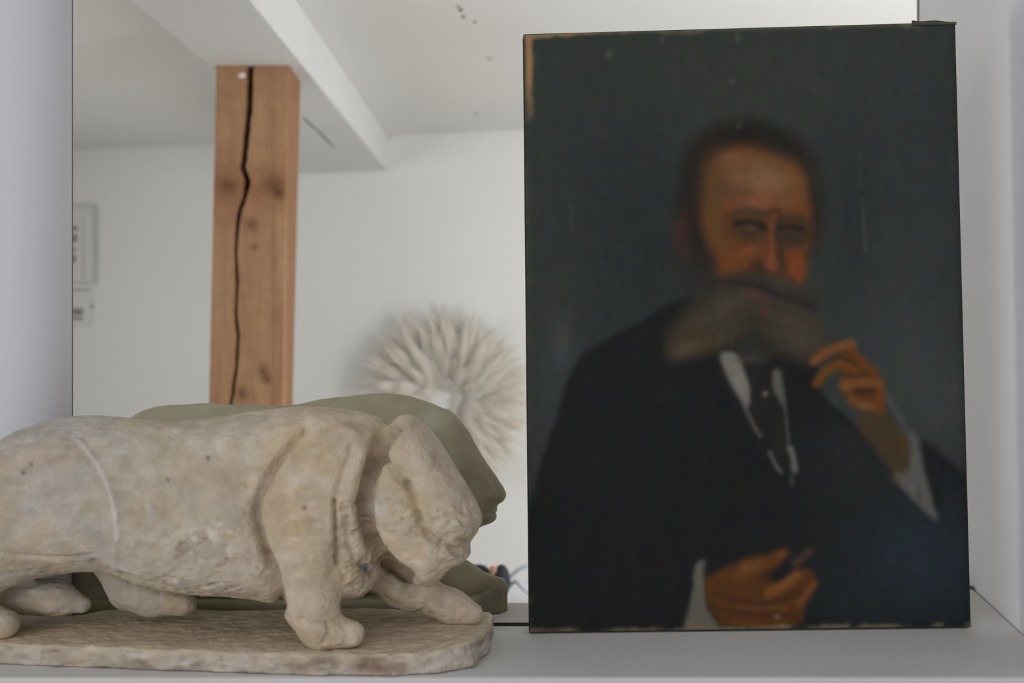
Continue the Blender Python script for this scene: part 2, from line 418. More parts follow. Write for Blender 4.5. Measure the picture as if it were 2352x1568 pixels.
# back wall of the far room stands slightly askew
WA = Vector((-2.057, 4.81, 0)); WB = Vector((.0444, 4.355, 0)); WD = (WB-WA).normalized(); WN = Vector((WD.y, -WD.x, 0))
if WN.y > 0: WN = -WN
def wall_pt(px, py, off=0.0):
    r = Vector(((px-CX)/F_PX, 1.0, -(py-CY)/F_PX)); q = WA+WN*off
    t = q.dot(WN)/r.dot(WN)
    return Vector((r.x*t, r.y*t, ZC+r.z*t))
def wall_xy(x): return 4.355+(x-.0444)*(WD.y/WD.x)
prop(bm_obj('wall_back', prism_bm([(-2.8, wall_xy(-2.8)), (2.4, wall_xy(2.4)), (2.4, wall_xy(2.4)+.1), (-2.8, wall_xy(-2.8)+.1)], 0, ZCEIL), M['room_wall']), 'white plastered back wall of the far room', kind='structure')
bm = bmesh.new()
for (a, b, c, d) in ((1.062, 2.0, 0, ZCEIL), (3.2, wall_xy(-2.7), 0, ZCEIL), (2.0, 3.2, 0, .9), (2.0, 3.2, 2.1, ZCEIL)): box_bm(-2.8, -2.7, a, b, c, d, bm)
prop(bm_obj('wall_far_left', bm, M['room_wall']), 'white side wall of the far room', kind='structure')
# right wall of the far room with a window opening
bm = bmesh.new()
y1 = wall_xy(2.2)
for (a, b, c, d) in ((1.15, 2.0, 0, ZCEIL), (3.4, y1, 0, ZCEIL), (2.0, 3.4, 0, .85), (2.0, 3.4, 2.15, ZCEIL)): box_bm(2.2, 2.3, a, b, c, d, bm)
prop(bm_obj('wall_far_right', bm, M['room_wall']), 'white wall with the window of the far room', kind='structure')
bm = bmesh.new()
for (a, b, c, d) in ((2.0, 2.06, .85, 2.15), (3.34, 3.4, .85, 2.15), (2.06, 3.34, .85, .91), (2.06, 3.34, 2.09, 2.15), (2.67, 2.73, .91, 2.09)): box_bm(2.22, 2.27, a, b, c, d, bm)
prop(bm_obj('window_1', bm, M['glassy']), 'white framed window of the far room', kind='structure')

# ceiling beam: white boxed timber running away to the back wall
bz = ZC+.747
def soffit(px, py):
    d = .747*F_PX/(CY-py); return ((px-CX)/F_PX*d, d)
a0 = soffit(297, 0); a1 = soffit(497, 164); b0 = soffit(575, 0); b1 = soffit(890, 391)
def back_ext(p, q, y):  # extend the line p->q to depth y
    t = (y-p[1])/(q[1]-p[1]); return (p[0]+(q[0]-p[0])*t, y)
plan = [back_ext(a0, a1, 1.2), a1, (a1[0]-.03, 3.0), (-.955, 3.5), (-.985, wall_xy(-.985)), (b1[0], wall_xy(b1[0])), b0, back_ext(b0, b1, 1.2)]
beam = prop(bm_obj('ceiling_beam', prism_bm(plan, bz, ZCEIL), M['beam'], bevel=.004), 'white painted boxed beam under the ceiling, carried by the wooden post', kind='structure')
# hairline crack in the beam's underside
def ribbon(name, pts, wdt, mt, up, parent):
    v = []; f = []
    for i, p in enumerate(pts):
        t = (pts[min(i+1, len(pts)-1)]-pts[max(i-1, 0)]).normalized(); s = t.cross(up).normalized()*wdt[i]/2
        v += [p-s, p+s, p+s-up*.002, p-s-up*.002]
        if i:
            k = 4*i
            f += [(k-4, k-3, k+1, k), (k-3, k-2, k+2, k+1), (k-2, k-1, k+3, k+2), (k-1, k-4, k, k+3)]
    f += [(3, 2, 1, 0), (len(v)-4, len(v)-3, len(v)-2, len(v)-1)]
    return mesh_obj(name, v, f, mt, parent)
crk = []
for (x, y) in ((696, 268), (715, 288), (728, 298), (745, 315), (768, 338)):
    X_, Y_ = soffit(x, y); crk.append(Vector((X_, Y_, bz+.0005)))
ribbon('hairline_crack', crk, [.004, .006, .004, .007, .003], M['mark'], Vector((0, 0, 1)), beam)
# dark specks where the ceiling paint has flaked
random.seed(3)
for (x, y, r) in ((1058, 22, 8), (1064, 38, 6), (1090, 50, 5), (1052, 14, 4), (1124, 134, 5), (1093, 262, 4), (898, 312, 6)):
    d = .9*F_PX/(CY-y); c = P(x, y, d); rr = r*d/F_PX
    v = []; n = 9
    for k in range(n):
        a = 2*math.pi*k/n; q = rr*random.uniform(.5, 1.1); v.append((c.x+q*math.cos(a), c.y+q*1.6*math.sin(a), ZCEIL-.0012))
    v += [(a_, b_, ZCEIL+.001) for a_, b_, _ in v]
    mesh_obj('paint_flake', v, [tuple(range(n))[::-1]]+[(k, (k+1) % n, n+(k+1) % n, n+k) for k in range(n)], M['mark'], ceil)

# ------------------------------------------------------------------ the shelf: front board, open joint, mirrored shelf as rear ledge
bd = bm_obj('shelf', prism_bm([(-.9, .8716), (rw(.8716)-.001, .8716), (rw(1.30)-.001, 1.30), (.31, 1.30), (.31, 1.0326), (XL+.012, 1.0326), (XL-.06, 1.0155), (-.9, 1.0155)], ZS-.030, ZS), M['shelf'], bevel=.003)
prop(bd, 'wide grey painted shelf board carrying the sculpture and the painting', 'shelf')
led = bm_obj('rear_ledge', prism_bm([(-1.1, 1.0610), (XL+.003, 1.0610), (XL+.003, 1.0452), (.305, 1.0452), (.305, 1.1235), (-1.1, 1.1235)], ZS-.030, ZS), M['shelf'], bevel=.002)
prop(led, 'narrow grey ledge built for the mirrored shelf behind the dark joint', 'ledge')
prop(bm_obj('wall_below_ledge', box_bm(-1.1, .305, 1.0615, 1.12, 0, ZS-.032), M['side_wall']), 'low wall carrying the rear ledge', kind='structure')
prop(bm_obj('trim_3', box_bm(XL+.014, .309, 1.0330, 1.0448, ZS-.028, ZS-.0006), M['gap']), 'black strip put in as the shade of the joint between shelf and ledge', kind='structure')  # black strip set in the open joint as its shade
# dark speck where shelf and right wall meet
c = P(2241, 1352, 1.19)
bm = bmesh.new(); bmesh.ops.create_icosphere(bm, subdivisions=2, radius=.006); bmesh.ops.scale(bm, verts=bm.verts, vec=(1.2, 1.3, .35))
sp = bm_obj('dirt_speck', bm, M['mark'], bd, True); sp.location = (rw(1.19)-.008, 1.19, ZS+.0012)

# ------------------------------------------------------------------ surface nets
def surface_nets(F, origin, h):
    nx, ny, nz = F.shape; ins = F < 0
    cs = [(0, 0, 0), (1, 0, 0), (0, 1, 0), (1, 1, 0), (0, 0, 1), (1, 0, 1), (0, 1, 1), (1, 1, 1)]
    cnt = sum(ins[a:nx-1+a, b:ny-1+b, c:nz-1+c].astype(np.int8) for a, b, c in cs)
    I, J, K = np.nonzero((cnt > 0) & (cnt < 8))
    idx = -np.ones((nx-1, ny-1, nz-1), np.int64); idx[I, J, K] = np.arange(len(I))
    V = np.stack([F[I+a, J+b, K+c] for a, b, c in cs], 1)
    acc = np.zeros((len(I), 3)); num = np.zeros(len(I))
    ca = np.array(cs, float)
    for a in range(8):
        for b in range(a+1, 8):
            if np.abs(ca[a]-ca[b]).sum() != 1: continue
            m = (V[:, a] < 0) != (V[:, b] < 0)
            t = V[m, a]/(V[m, a]-V[m, b])
            acc[m] += ca[a]+(ca[b]-ca[a])*t[:, None]; num[m] += 1
    verts = (np.stack([I, J, K], 1)+acc/num[:, None])*h+np.array(origin)
    quads = []
    for ax in range(3):
        sl0 = [slice(None)]*3; sl1 = [slice(None)]*3; sl0[ax] = slice(0, -1); sl1[ax] = slice(1, None)
        A = ins[tuple(sl0)]; B = ins[tuple(sl1)]
        u, v = [(1, 2), (2, 0), (0, 1)][ax]
        ch = np.array(np.nonzero(A != B)).T
        ok = (ch[:, u] > 0) & (ch[:, v] > 0) & (ch[:, u] < F.shape[u]-1) & (ch[:, v] < F.shape[v]-1); ch = ch[ok]
        fl = A[ch[:, 0], ch[:, 1], ch[:, 2]]
        def g(du, dv):
            q = ch.copy(); q[:, u] -= du; q[:, v] -= dv; return idx[q[:, 0], q[:, 1], q[:, 2]]
        Q = np.stack([g(1, 1), g(0, 1), g(0, 0), g(1, 0)], 1)
        Q[~fl] = Q[~fl][:, ::-1]
        quads.append(Q)
    return verts, np.concatenate(quads)

def np_mesh(name, verts, quads, m, parent=None):
    me = bpy.data.meshes.new(name); n = len(verts); q = len(quads)
    me.vertices.add(n); me.vertices.foreach_set('co', verts.astype(np.float32).ravel())
    me.loops.add(4*q); me.loops.foreach_set('vertex_index', quads.astype(np.int32).ravel())
    me.polygons.add(q); me.polygons.foreach_set('loop_start', np.arange(0, 4*q, 4, dtype=np.int32))
    me.update(calc_edges=True); me.validate(); me.shade_smooth(); me.materials.append(m)
    o = bpy.data.objects.new(name, me); COL.objects.link(o)
    if parent is not None: o.parent = parent
    return o

def vnormals(verts, quads):
    a, b, c, d = (verts[quads[:, i]] for i in range(4)); fn = np.cross(c-a, d-b)
    N = np.zeros_like(verts)
    for i in range(4): np.add.at(N, quads[:, i], fn)
    return N/np.maximum(np.linalg.norm(N, axis=1, keepdims=True), 1e-12)

class Field:
    def __init__(s, lo, hi, h):
        s.lo = np.array(lo); s.h = h; n = np.ceil((np.array(hi)-s.lo)/h).astype(int)+1
        s.x, s.y, s.z = (s.lo[i]+np.arange(n[i])*h for i in range(3))
        s.X = s.x[:, None, None].astype(np.float32); s.Y = s.y[None, :, None].astype(np.float32); s.Z = s.z[None, None, :].astype(np.float32)
        s.F = np.full(tuple(n), 1.0, np.float32)
    def add(s, d, k=.012):
        hh = np.clip(.5+.5*(s.F-d)/k, 0, 1); s.F = s.F*(1-hh)+d*hh-k*hh*(1-hh)
    def cone(s, A, B, ra, rb, k=.012, fy=1.0):
        """tapered limb from (px,py,depth) A to B, radii in px at that depth"""
        a = P(*A); b = P(*B); ra = ra*A[2]/F_PX; rb = rb*B[2]/F_PX; e = b-a; L = max(e.length_squared, 1e-9)
        t = np.clip(((s.X-a.x)*e.x+(s.Y-a.y)*e.y+(s.Z-a.z)*e.z)/L, 0, 1)
        d = np.sqrt((s.X-a.x-e.x*t)**2+((s.Y-a.y-e.y*t)*fy)**2+(s.Z-a.z-e.z*t)**2)-(ra+(rb-ra)*t)
        s.add(d.astype(np.float32), k)
    def ell(s, C, rx, rz, ry, rot=0, k=.012):
        c = P(*C); u = C[2]/F_PX; rx *= u; rz *= u; co, si = math.cos(math.radians(rot)), math.sin(math.radians(rot))
        dx = s.X-c.x; dz = s.Z-c.z; a = dx*co-dz*si; b = dx*si+dz*co; y = s.Y-c.y
        k0 = np.sqrt((a/rx)**2+(y/ry)**2+(b/rz)**2); k1 = np.sqrt((a/rx**2)**2+(y/ry**2)**2+(b/rz**2)**2)
        s.add((k0*(k0-1)/np.maximum(k1, 1e-6)).astype(np.float32), k)
    def slab(s, pts, d, R, T, k=.012, sm=2):
        """body mass: outline polygon (px) standing at depth d, rounded over R px, half thickness T"""
        U = CX+F_PX*s.x[:, None]/d; V = CY-F_PX*(s.z[None, :]-ZC)/d; U, V = np.broadcast_arrays(U, V)
        din = -sdf_poly(U, V, smooth_pts(pts, sm))*d/F_PX; Rm = R*d/F_PX
        q = np.maximum(Rm-din, 0)[:, None, :].astype(np.float32)
        f = np.sqrt(q*q+((s.Y-d)*(Rm/T))**2)-Rm
        s.add((f*min(1, T/Rm)).astype(np.float32), k)

def uv_of(v): return CX+F_PX*v[:, 0]/v[:, 1], CY-F_PX*(v[:, 2]-ZC)/v[:, 1]

def soft(U, V, pts, fe): return 1-sstep(-fe, fe, sdf_poly(U, V, smooth_pts(pts, 2)))
def line(U, V, pts, wd): return np.exp(-(dist_line(U, V, smooth_pts(pts, 2, False))/wd)**2)

# ------------------------------------------------------------------ the pale plaster panther on its plinth
PB = .018                                            # plinth thickness
pale = empty('panther_sculpture', (-.14, .95, ZS))
prop(pale, 'pale beige plaster panther stalking on a rough plinth, head lowered, nearest the camera', 'sculpture')
fd = Field((-.56, .872, ZS+.004), (.01, 1.035, ZS+.265), .0019)
torso = [(-110, 1200), (-80, 1105), (-40, 1050), (0, 1017), (60, 981), (130, 959), (200, 952), (280, 958), (350, 966), (430, 966), (500, 958), (560, 947),
         (640, 937), (700, 932), (760, 935), (830, 946), (880, 962), (915, 1040), (915, 1200), (885, 1300), (850, 1364), (800, 1374),
         (700, 1392), (640, 1384), (550, 1363), (440, 1362), (350, 1350), (280, 1322), (215, 1304), (165, 1298), (100, 1318), (50, 1338), (0, 1332), (-60, 1310), (-110, 1260)]
fd.slab(torso, .945, 125, .056, sm=1)
head = [(872, 1010), (892, 968), (922, 948), (962, 960), (1002, 1000), (1052, 1080), (1088, 1140), (1112, 1190), (1100, 1212), (1078, 1244), (1083, 1270),
        (1066, 1292), (1036, 1302), (1012, 1332), (985, 1348), (940, 1330), (888, 1292), (852, 1232), (836, 1160), (842, 1080)]
fd.slab(head, .935, 72, .046, .008, sm=1)
fd.ell((95, 1160, .925), 175, 150, .040, 0, .02)                 # haunch
fd.ell((735, 1120, .915), 120, 165, .034, 8, .014)               # shoulder
for A, B, ra, rb in (((705, 1180, .912), (705, 1300, .902), 88, 66), ((705, 1300, .902), (716, 1392, .900), 66, 58), ((716, 1392, .900), (735, 1440, .899), 58, 46),
                     ((735, 1446, .899), (806, 1456, .897), 40, 31),
                     ((840, 1280, .982), (930, 1345, .984), 62, 47), ((930, 1345, .984), (1040, 1394, .980), 47, 35), ((1040, 1394, .980), (1084, 1410, .977), 35, 26),
                     ((265, 1270, .982), (300, 1350, .984), 62, 46), ((300, 1350, .984), (350, 1376, .980), 46, 37), ((350, 1376, .980), (425, 1387, .975), 37, 28),
                     ((-120, 1362, .962), (130, 1372, .962), 52, 36), ((130, 1372, .962), (188, 1388, .962), 36, 20),
                     ((-110, 1410, .925), (10, 1432, .924), 60, 34),
                     ((20, 1240, .925), (-75, 1330, .925), 95, 66), ((-75, 1330, .925), (-85, 1410, .925), 66, 50)):
    fd.cone(A, B, ra, rb, .010)
pv, pq = surface_nets(fd.F, fd.lo, fd.h)
U, V = uv_of(pv); N = vnormals(pv, pq); front = sstep(.35, -.25, N[:, 1])
D = np.zeros(len(pv))
D += .0040*soft(U, V, [(690, 995), (760, 962), (832, 985), (840, 1100), (806, 1160), (772, 1165), (770, 1290), (640, 1310), (588, 1190), (620, 1090)], 16)
D += .0035*soft(U, V, [(330, 1256), (420, 1198), (520, 1160), (584, 1165), (596, 1260), (620, 1365), (450, 1358), (360, 1332)], 20)
D += .0018*soft(U, V, [(884, 1022), (905, 984), (945, 978), (988, 1010), (1002, 1062), (962, 1088), (905, 1066)], 10)
D += .0022*soft(U, V, [(848, 1110), (896, 1078), (948, 1146), (958, 1222), (1012, 1262), (1000, 1336), (936, 1326), (876, 1272)], 9)
D += .0020*soft(U, V, [(985, 1080), (1040, 1100), (1100, 1185), (1080, 1240), (1010, 1240), (965, 1190)], 18)
D += .0025*soft(U, V, [(60, 1010), (190, 1012), (262, 1120), (275, 1240), (200, 1296), (-60, 1300), (-60, 1100)], 22)
for pts, wd, am in (([(700, 980), (652, 1040), (612, 1100), (583, 1165), (592, 1212), (615, 1272), (634, 1335), (644, 1392)], 10, .0065),
                    ([(915, 972), (882, 1010), (858, 1062), (842, 1112), (835, 1172), (850, 1236), (882, 1284), (935, 1324)], 14, .0095),
                    ([(880, 1050), (900, 1090), (936, 1112)], 8, .0048), ([(936, 1112), (952, 1142), (960, 1192), (976, 1226), (1012, 1250), (1052, 1264)], 8, .0052),
                    ([(768, 1150), (770, 1220), (776, 1295)], 5, .0060), ([(806, 1030), (785, 1090), (770, 1150)], 8, .0025),
                    ([(800, 1190), (800, 1250), (830, 1300)], 8, .0025), ([(0, 1266), (60, 1276), (165, 1278), (215, 1270)], 5, .0016),
                    ([(215, 1290), (240, 1312), (300, 1330)], 7, .0030), ([(320, 1248), (345, 1262), (365, 1285)], 7, .0026), ([(1075, 1242), (1040, 1232), (1010, 1222)], 5, .0022),
                    ([(1090, 1212), (1065, 1205), (1050, 1190)], 5, .0016), ([(1070, 1276), (1036, 1272), (1012, 1264)], 5, .0018), ([(600, 1020), (560, 1120), (575, 1170)], 22, .0020),
                    ([(740, 1478), (760, 1452), (752, 1430)], 5, .0016), ([(790, 1480), (800, 1458), (790, 1440)], 5, .0016), ([(690, 1420), (720, 1440), (780, 1425)], 6, .0014),
                    ([(880, 1330), (910, 1345), (940, 1372)], 6, .0018), ([(1000, 1370), (980, 1395), (960, 1408)], 5, .0016), ([(1055, 1395), (1045, 1412), (1040, 1428)], 4, .0014)):
    D -= 1.35*am*line(U, V, pts, wd)
for pts, wd, am in (([(180, 1012), (225, 1065), (252, 1115), (267, 1172), (273, 1240)], 6, .0026), ([(270, 1240), (262, 1290), (268, 1318)], 7, .0018),
                    ([(850, 1000), (812, 1080), (800, 1150)], 9, .0022), ([(500, 1010), (548, 1040), (560, 1070)], 8, .0010)):
    D += am*line(U, V, pts, wd)
eye = np.exp(-(((U-985)/15)**2+((V-1170)/9)**2)); D -= .0022*eye
chip = sstep(.12, .34, fbm(pv[:, 0]*95, pv[:, 1]*95, pv[:, 2]*120, 3, 41))
zone = np.clip(soft(U, V, [(330, 1230), (600, 1180), (640, 1390), (340, 1345)], 40)+soft(U, V, [(840, 1100), (1100, 1150), (1090, 1300), (980, 1350), (860, 1300)], 40)*.8
               + soft(U, V, [(760, 1150), (850, 1150), (900, 1320), (1100, 1420), (780, 1400)], 30)*.9+.12, 0, 1)
D -= .0032*chip*zone
D += .0018*fbm(pv[:, 0]*45, pv[:, 1]*45, pv[:, 2]*45, 3, 11)*(.4+.6*zone)
scr = fbm(pv[:, 0]*60+pv[:, 2]*90, pv[:, 1]*40, pv[:, 2]*320-pv[:, 0]*120, 2, 23); D -= .0020*sstep(.2, .6, scr)*zone
D += .0007*fbm(pv[:, 0]*150, pv[:, 1]*150, pv[:, 2]*150, 2, 83)*(.3+.7*zone)
D -= .0008*sstep(.1, .6, fbm(pv[:, 0]*22, pv[:, 1]*60, pv[:, 2]*130, 2, 87))*sstep(420, 250, U)
pv2 = pv+N*(D*front)[:, None]+N*(.0008*fbm(pv[:, 0]*50, pv[:, 1]*50, pv[:, 2]*50, 3, 77)*(1-front))[:, None]
body = np_mesh('panther_figure', pv2, pq, M['plaster']); adopt(pale, body)
PLASTER_GAIN = 1.0
def plaster_cols(v, U, V, warm=0.0):
    base = srgb2lin((204, 192, 176)); warmc = srgb2lin((198, 176, 144)); pink = srgb2lin((196, 180, 168)); wht = srgb2lin((222, 216, 208)); brn = srgb2lin((140, 112, 92))
    n = fbm(v[:, 0]*16, v[:, 1]*16, v[:, 2]*20, 4, 51); n2 = fbm(v[:, 0]*30, v[:, 1]*30, v[:, 2]*30, 3, 61); n3 = fbm(v[:, 0]*70, v[:, 1]*70, v[:, 2]*90, 3, 91)
    C = np.tile(base, (len(v), 1))
    def mx(m, c):
        m = np.clip(m, 0, 1)[:, None]; C[:] = C*(1-m)+c*m
    mx(.75*sstep(.0, .5, n+warm), warmc); mx(.6*sstep(.05, .5, n2), pink); mx(.42*sstep(.15, .6, n3), wht); mx(.30*sstep(.1, .5, fbm(v[:, 0]*35, v[:, 1]*120, v[:, 2]*170, 2, 95)), wht)
    C *= .90
    return C, mx, brn*.9, wht*.9, warmc*.9
C, mx, brn, wht, warmc = plaster_cols(pv2, U, V)
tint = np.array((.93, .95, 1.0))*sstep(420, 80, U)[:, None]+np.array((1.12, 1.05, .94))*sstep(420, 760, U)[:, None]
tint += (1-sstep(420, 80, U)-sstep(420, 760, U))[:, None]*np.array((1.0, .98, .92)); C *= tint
fl = fbm(pv2[:, 0]*130, pv2[:, 1]*130, pv2[:, 2]*150, 2, 103); mx(.55*sstep(.3, .6, fl)*(.25+.75*zone), wht*1.08)
mx(.45*sstep(.3, .6, fbm(pv2[:, 0]*90+3, pv2[:, 1]*90, pv2[:, 2]*110, 2, 107))*(.2+.8*zone), srgb2lin((166, 138, 108)))
mx(.5*sstep(.12, .5, fbm(pv2[:, 0]*26+1, pv2[:, 1]*26, pv2[:, 2]*26, 3, 109)), srgb2lin((200, 178, 140)))
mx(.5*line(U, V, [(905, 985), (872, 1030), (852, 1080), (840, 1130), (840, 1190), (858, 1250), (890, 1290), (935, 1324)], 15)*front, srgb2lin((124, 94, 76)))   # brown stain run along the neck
mx(.35*line(U, V, [(640, 1060), (600, 1130), (583, 1180), (605, 1260), (630, 1340)], 9)*front, brn)
mx(.45*line(U, V, [(400, 1050), (440, 1085), (500, 1110)], 34)*front, warmc)
mx(.5*line(U, V, [(185, 1015), (225, 1065), (252, 1115), (267, 1172), (273, 1240)], 6)*front, srgb2lin((228, 222, 214)))
mx(.6*soft(U, V, [(850, 1150), (885, 1150), (890, 1185), (860, 1190)], 12)*front, wht)
for (x, y, r) in ((56, 1086, 5), (75, 1068, 4), (478, 1052, 5), (385, 1102, 4), (840, 1308, 16), (700, 1165, 4)):
    mx(.8*np.exp(-(((U-x)**2+(V-y)**2)/r**2))*front, srgb2lin((70, 66, 66)))
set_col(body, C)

# plinth: rough slab
plan = [(-.62, .912), P(0, 1527, 0.9058).xy, P(250, 1535, .896).xy, P(500, 1548, .884).xy, P(700, 1556, .876).xy, P(900, 1556, .8745).xy, P(1010, 1548, .882).xy,
        P(1085, 1535, .897).xy, P(1120, 1500, .938).xy, P(1134, 1445, 1.0).xy, P(1128, 1430, 1.024).xy, P(900, 1400, 1.03).xy, (-.405, 1.028), (-.43, 1.008), (-.62, 1.006)]
fp = Field((-.66, .868, ZS-.004), (.0, 1.036, ZS+.034), .002)
XX, YY = np.broadcast_arrays(fp.x[:, None], fp.y[None, :])
d2 = sdf_poly(XX, YY, [tuple(p) for p in plan])
wob = .0030*fbm(XX*40, YY*40, 0.5, 3, 19); d2 = d2+wob
top = (PB+.003*fbm(XX*14, YY*14, 2.5, 3, 29)+.004*sstep(-.08, -.03, XX)*sstep(.98, .93, YY))
q = np.maximum(d2[:, :, None]+.004, 0); qz = np.maximum(fp.Z-(ZS+top[:, :, None])+.004, 0)
f1 = np.sqrt(q*q+qz*qz)-.004; f1 = np.maximum(f1, (ZS+.0002)-fp.Z)
f1 = np.maximum(f1, np.maximum(d2[:, :, None], -1)-0) if False else f1
fp.F = f1.astype(np.float32)
bv, bq = surface_nets(fp.F, fp.lo, fp.h)
Nb = vnormals(bv, bq); Ub, Vb = uv_of(bv)
rough = np.clip(1-np.abs(Nb[:, 2]), 0, 1)
Db = .0042*fbm(bv[:, 0]*60, bv[:, 1]*60, bv[:, 2]*120, 3, 33)*rough+.0007*fbm(bv[:, 0]*70, bv[:, 1]*160, bv[:, 2]*50, 2, 35)
Db -= .0035*sstep(.2, .5, fbm(bv[:, 0]*80, bv[:, 1]*80, bv[:, 2]*160, 3, 37))*rough
Db -= .0014*sstep(.1, .5, fbm(bv[:, 0]*30+bv[:, 1]*30, bv[:, 1]*220-bv[:, 0]*200, .5, 2, 39))*np.clip(Nb[:, 2], 0, 1)*sstep(-.2, -.08, bv[:, 0])
bv2 = bv+Nb*Db[:, None]; bv2[:, 2] = np.maximum(bv2[:, 2], ZS+.0001)
pl = np_mesh('plinth', bv2, bq, M['plaster']); adopt(pale, pl)
C, mx, brn, wht, warmc = plaster_cols(bv2, Ub, Vb, .1)
mx(.9*np.clip(Nb[:, 2], 0, 1)*(.85+.3*fbm(bv[:, 0]*20, bv[:, 1]*50, 0, 3, 43)), srgb2lin((214, 196, 168)))  # top faces lightened in the pigment to lift the belly's shadow
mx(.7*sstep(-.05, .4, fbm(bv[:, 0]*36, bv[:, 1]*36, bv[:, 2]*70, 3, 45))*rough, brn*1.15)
mx(.6*sstep(.25, .5, fbm(bv[:, 0]*60+9, bv[:, 1]*60, bv[:, 2]*90, 3, 47))*rough, wht)
mx(.7*np.exp(-(((Ub-840)/30)**2+((Vb-1530)/20)**2)), srgb2lin((110, 88, 78)))
set_col(pl, C)

# ------------------------------------------------------------------ its mirror image, built as a solid olive panther
olive = empty('panther_sculpture', (-.1, 1.09, ZS))
prop(olive, 'olive green mirror image of the pale plaster panther, built as a second sculpture', 'sculpture')
fo = Field((-.50, 1.046, ZS+.002), (.02, 1.16, ZS+.255), .0024)
ol = [(180, 1180), (215, 1080), (255, 1000), (300, 958), (345, 936), (400, 928), (470, 926), (550, 929), (640, 934), (700, 924), (760, 914), (830, 906), (900, 902),
      (960, 912), (1010, 940), (1000, 1100), (960, 1240), (860, 1385), (700, 1385), (560, 1385), (400, 1385), (280, 1385), (190, 1340)]
fo.slab(ol, 1.100, 110, .040, sm=1)
oh = [(960, 930), (1000, 930), (1040, 942), (1072, 984), (1102, 1040), (1132, 1082), (1164, 1130), (1158, 1150), (1141, 1160), (1145, 1180), (1136, 1198), (1104, 1208),
      (1060, 1235), (1000, 1250), (950, 1200), (930, 1080)]
fo.slab(oh, 1.098, 62, .034, .006, sm=1)
for A, B, ra, rb in (((720, 1250, 1.082), (730, 1360, 1.082), 70, 42), ((730, 1370, 1.082), (800, 1384, 1.08), 32, 26),
                     ((950, 1270, 1.105), (1060, 1330, 1.100), 66, 40), ((1060, 1336, 1.100), (1140, 1352, 1.092), 40, 28),
                     ((230, 1250, 1.085), (200, 1350, 1.085), 80, 45), ((200, 1350, 1.085), (300, 1376, 1.08), 44, 26),
                     ((330, 1290, 1.115), (350, 1372, 1.115), 50, 28)):
    fo.cone(A, B, ra, rb, .010)
ov, oq = surface_nets(fo.F, fo.lo, fo.h)
U, V = uv_of(ov); N = vnormals(ov, oq); front = sstep(.35, -.25, N[:, 1])
D = np.zeros(len(ov))
D -= .0035*soft(U, V, [(1062, 1078), (1095, 1090), (1112, 1130), (1120, 1165), (1085, 1175), (1060, 1130)], 14)
D += .0030*line(U, V, [(1098, 1085), (1118, 1110), (1134, 1140)], 7)
D -= .0020*line(U, V, [(1144, 1178), (1110, 1176)], 5)+.002*line(U, V, [(985, 950), (1000, 1000), (1020, 1050)], 9)
D += .0014*fbm(ov[:, 0]*40, ov[:, 1]*40, ov[:, 2]*40, 3, 13)
ov2 = ov+N*(D)[:, None]
ob = np_mesh('panther_figure', ov2, oq, M['olive']); adopt(olive, ob)
def olive_cols(v, U, V):
    C = np.tile(srgb2lin((172, 164, 136)), (len(v), 1))
    n = fbm(v[:, 0]*22, v[:, 1]*22, v[:, 2]*22, 4, 53)
    def mx(m, c):
        m = np.clip(m, 0, 1)[:, None]; C[:] = C*(1-m)+srgb2lin(c)*m
    mx(.6*sstep(0, .5, n), (158, 150, 122)); mx(.4*sstep(.1, .5, fbm(v[:, 0]*50, v[:, 1]*50, v[:, 2]*50, 3, 57)), (168, 156, 132))
    return C, mx
C, mx = olive_cols(ov2, U, V)
mx(.8*np.exp(-(((U-992)/22)**2+((V-968)/30)**2)), (178, 182, 160))
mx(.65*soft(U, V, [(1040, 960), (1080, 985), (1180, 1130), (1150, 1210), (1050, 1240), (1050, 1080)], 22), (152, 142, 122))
mx(.6*soft(U, V, [(1090, 1330), (1175, 1320), (1175, 1420), (1090, 1420)], 10), (140, 132, 112))  # paw end darkened in the pigment as its shaded side
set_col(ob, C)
# its plinth
plan = [P(160, 1390, 1.0625).xy, P(600, 1390, 1.0610).xy, P(1000, 1405, 1.0610).xy, P(1090, 1408, 1.068).xy, P(1150, 1404, 1.076).xy, P(1166, 1396, 1.09).xy, P(1160, 1385, 1.118).xy, P(150, 1385, 1.118).xy]
fp = Field((-.50, 1.052, ZS-.004), (.004, 1.126, ZS+.030), .0022)
XX, YY = np.broadcast_arrays(fp.x[:, None], fp.y[None, :])
d2 = sdf_poly(XX, YY, [tuple(p) for p in plan])+.0015*fbm(XX*60, YY*60, .2, 3, 63)
top = .018+.012*sstep(-.045, -.012, XX)+.001*fbm(XX*40, YY*40, .7, 3, 65)
q = np.maximum(d2[:, :, None]+.005, 0); qz = np.maximum(fp.Z-(ZS+top[:, :, None])+.005, 0)
fp.F = np.maximum(np.sqrt(q*q+qz*qz)-.005, (ZS+.0002)-fp.Z).astype(np.float32)
bv, bq = surface_nets(fp.F, fp.lo, fp.h); bv[:, 2] = np.maximum(bv[:, 2], ZS+.0001)
op = np_mesh('plinth', bv, bq, M['olive']); adopt(olive, op)
Ub, Vb = uv_of(bv); C, mx = olive_cols(bv, Ub, Vb)
mx(.85*sstep(1085, 1110, Ub), (136, 128, 106)); mx(.6*sstep(900, 300, Ub), (160, 154, 112))  # shaded right end painted darker; shadowed left part lightened in the pigment
set_col(op, C)

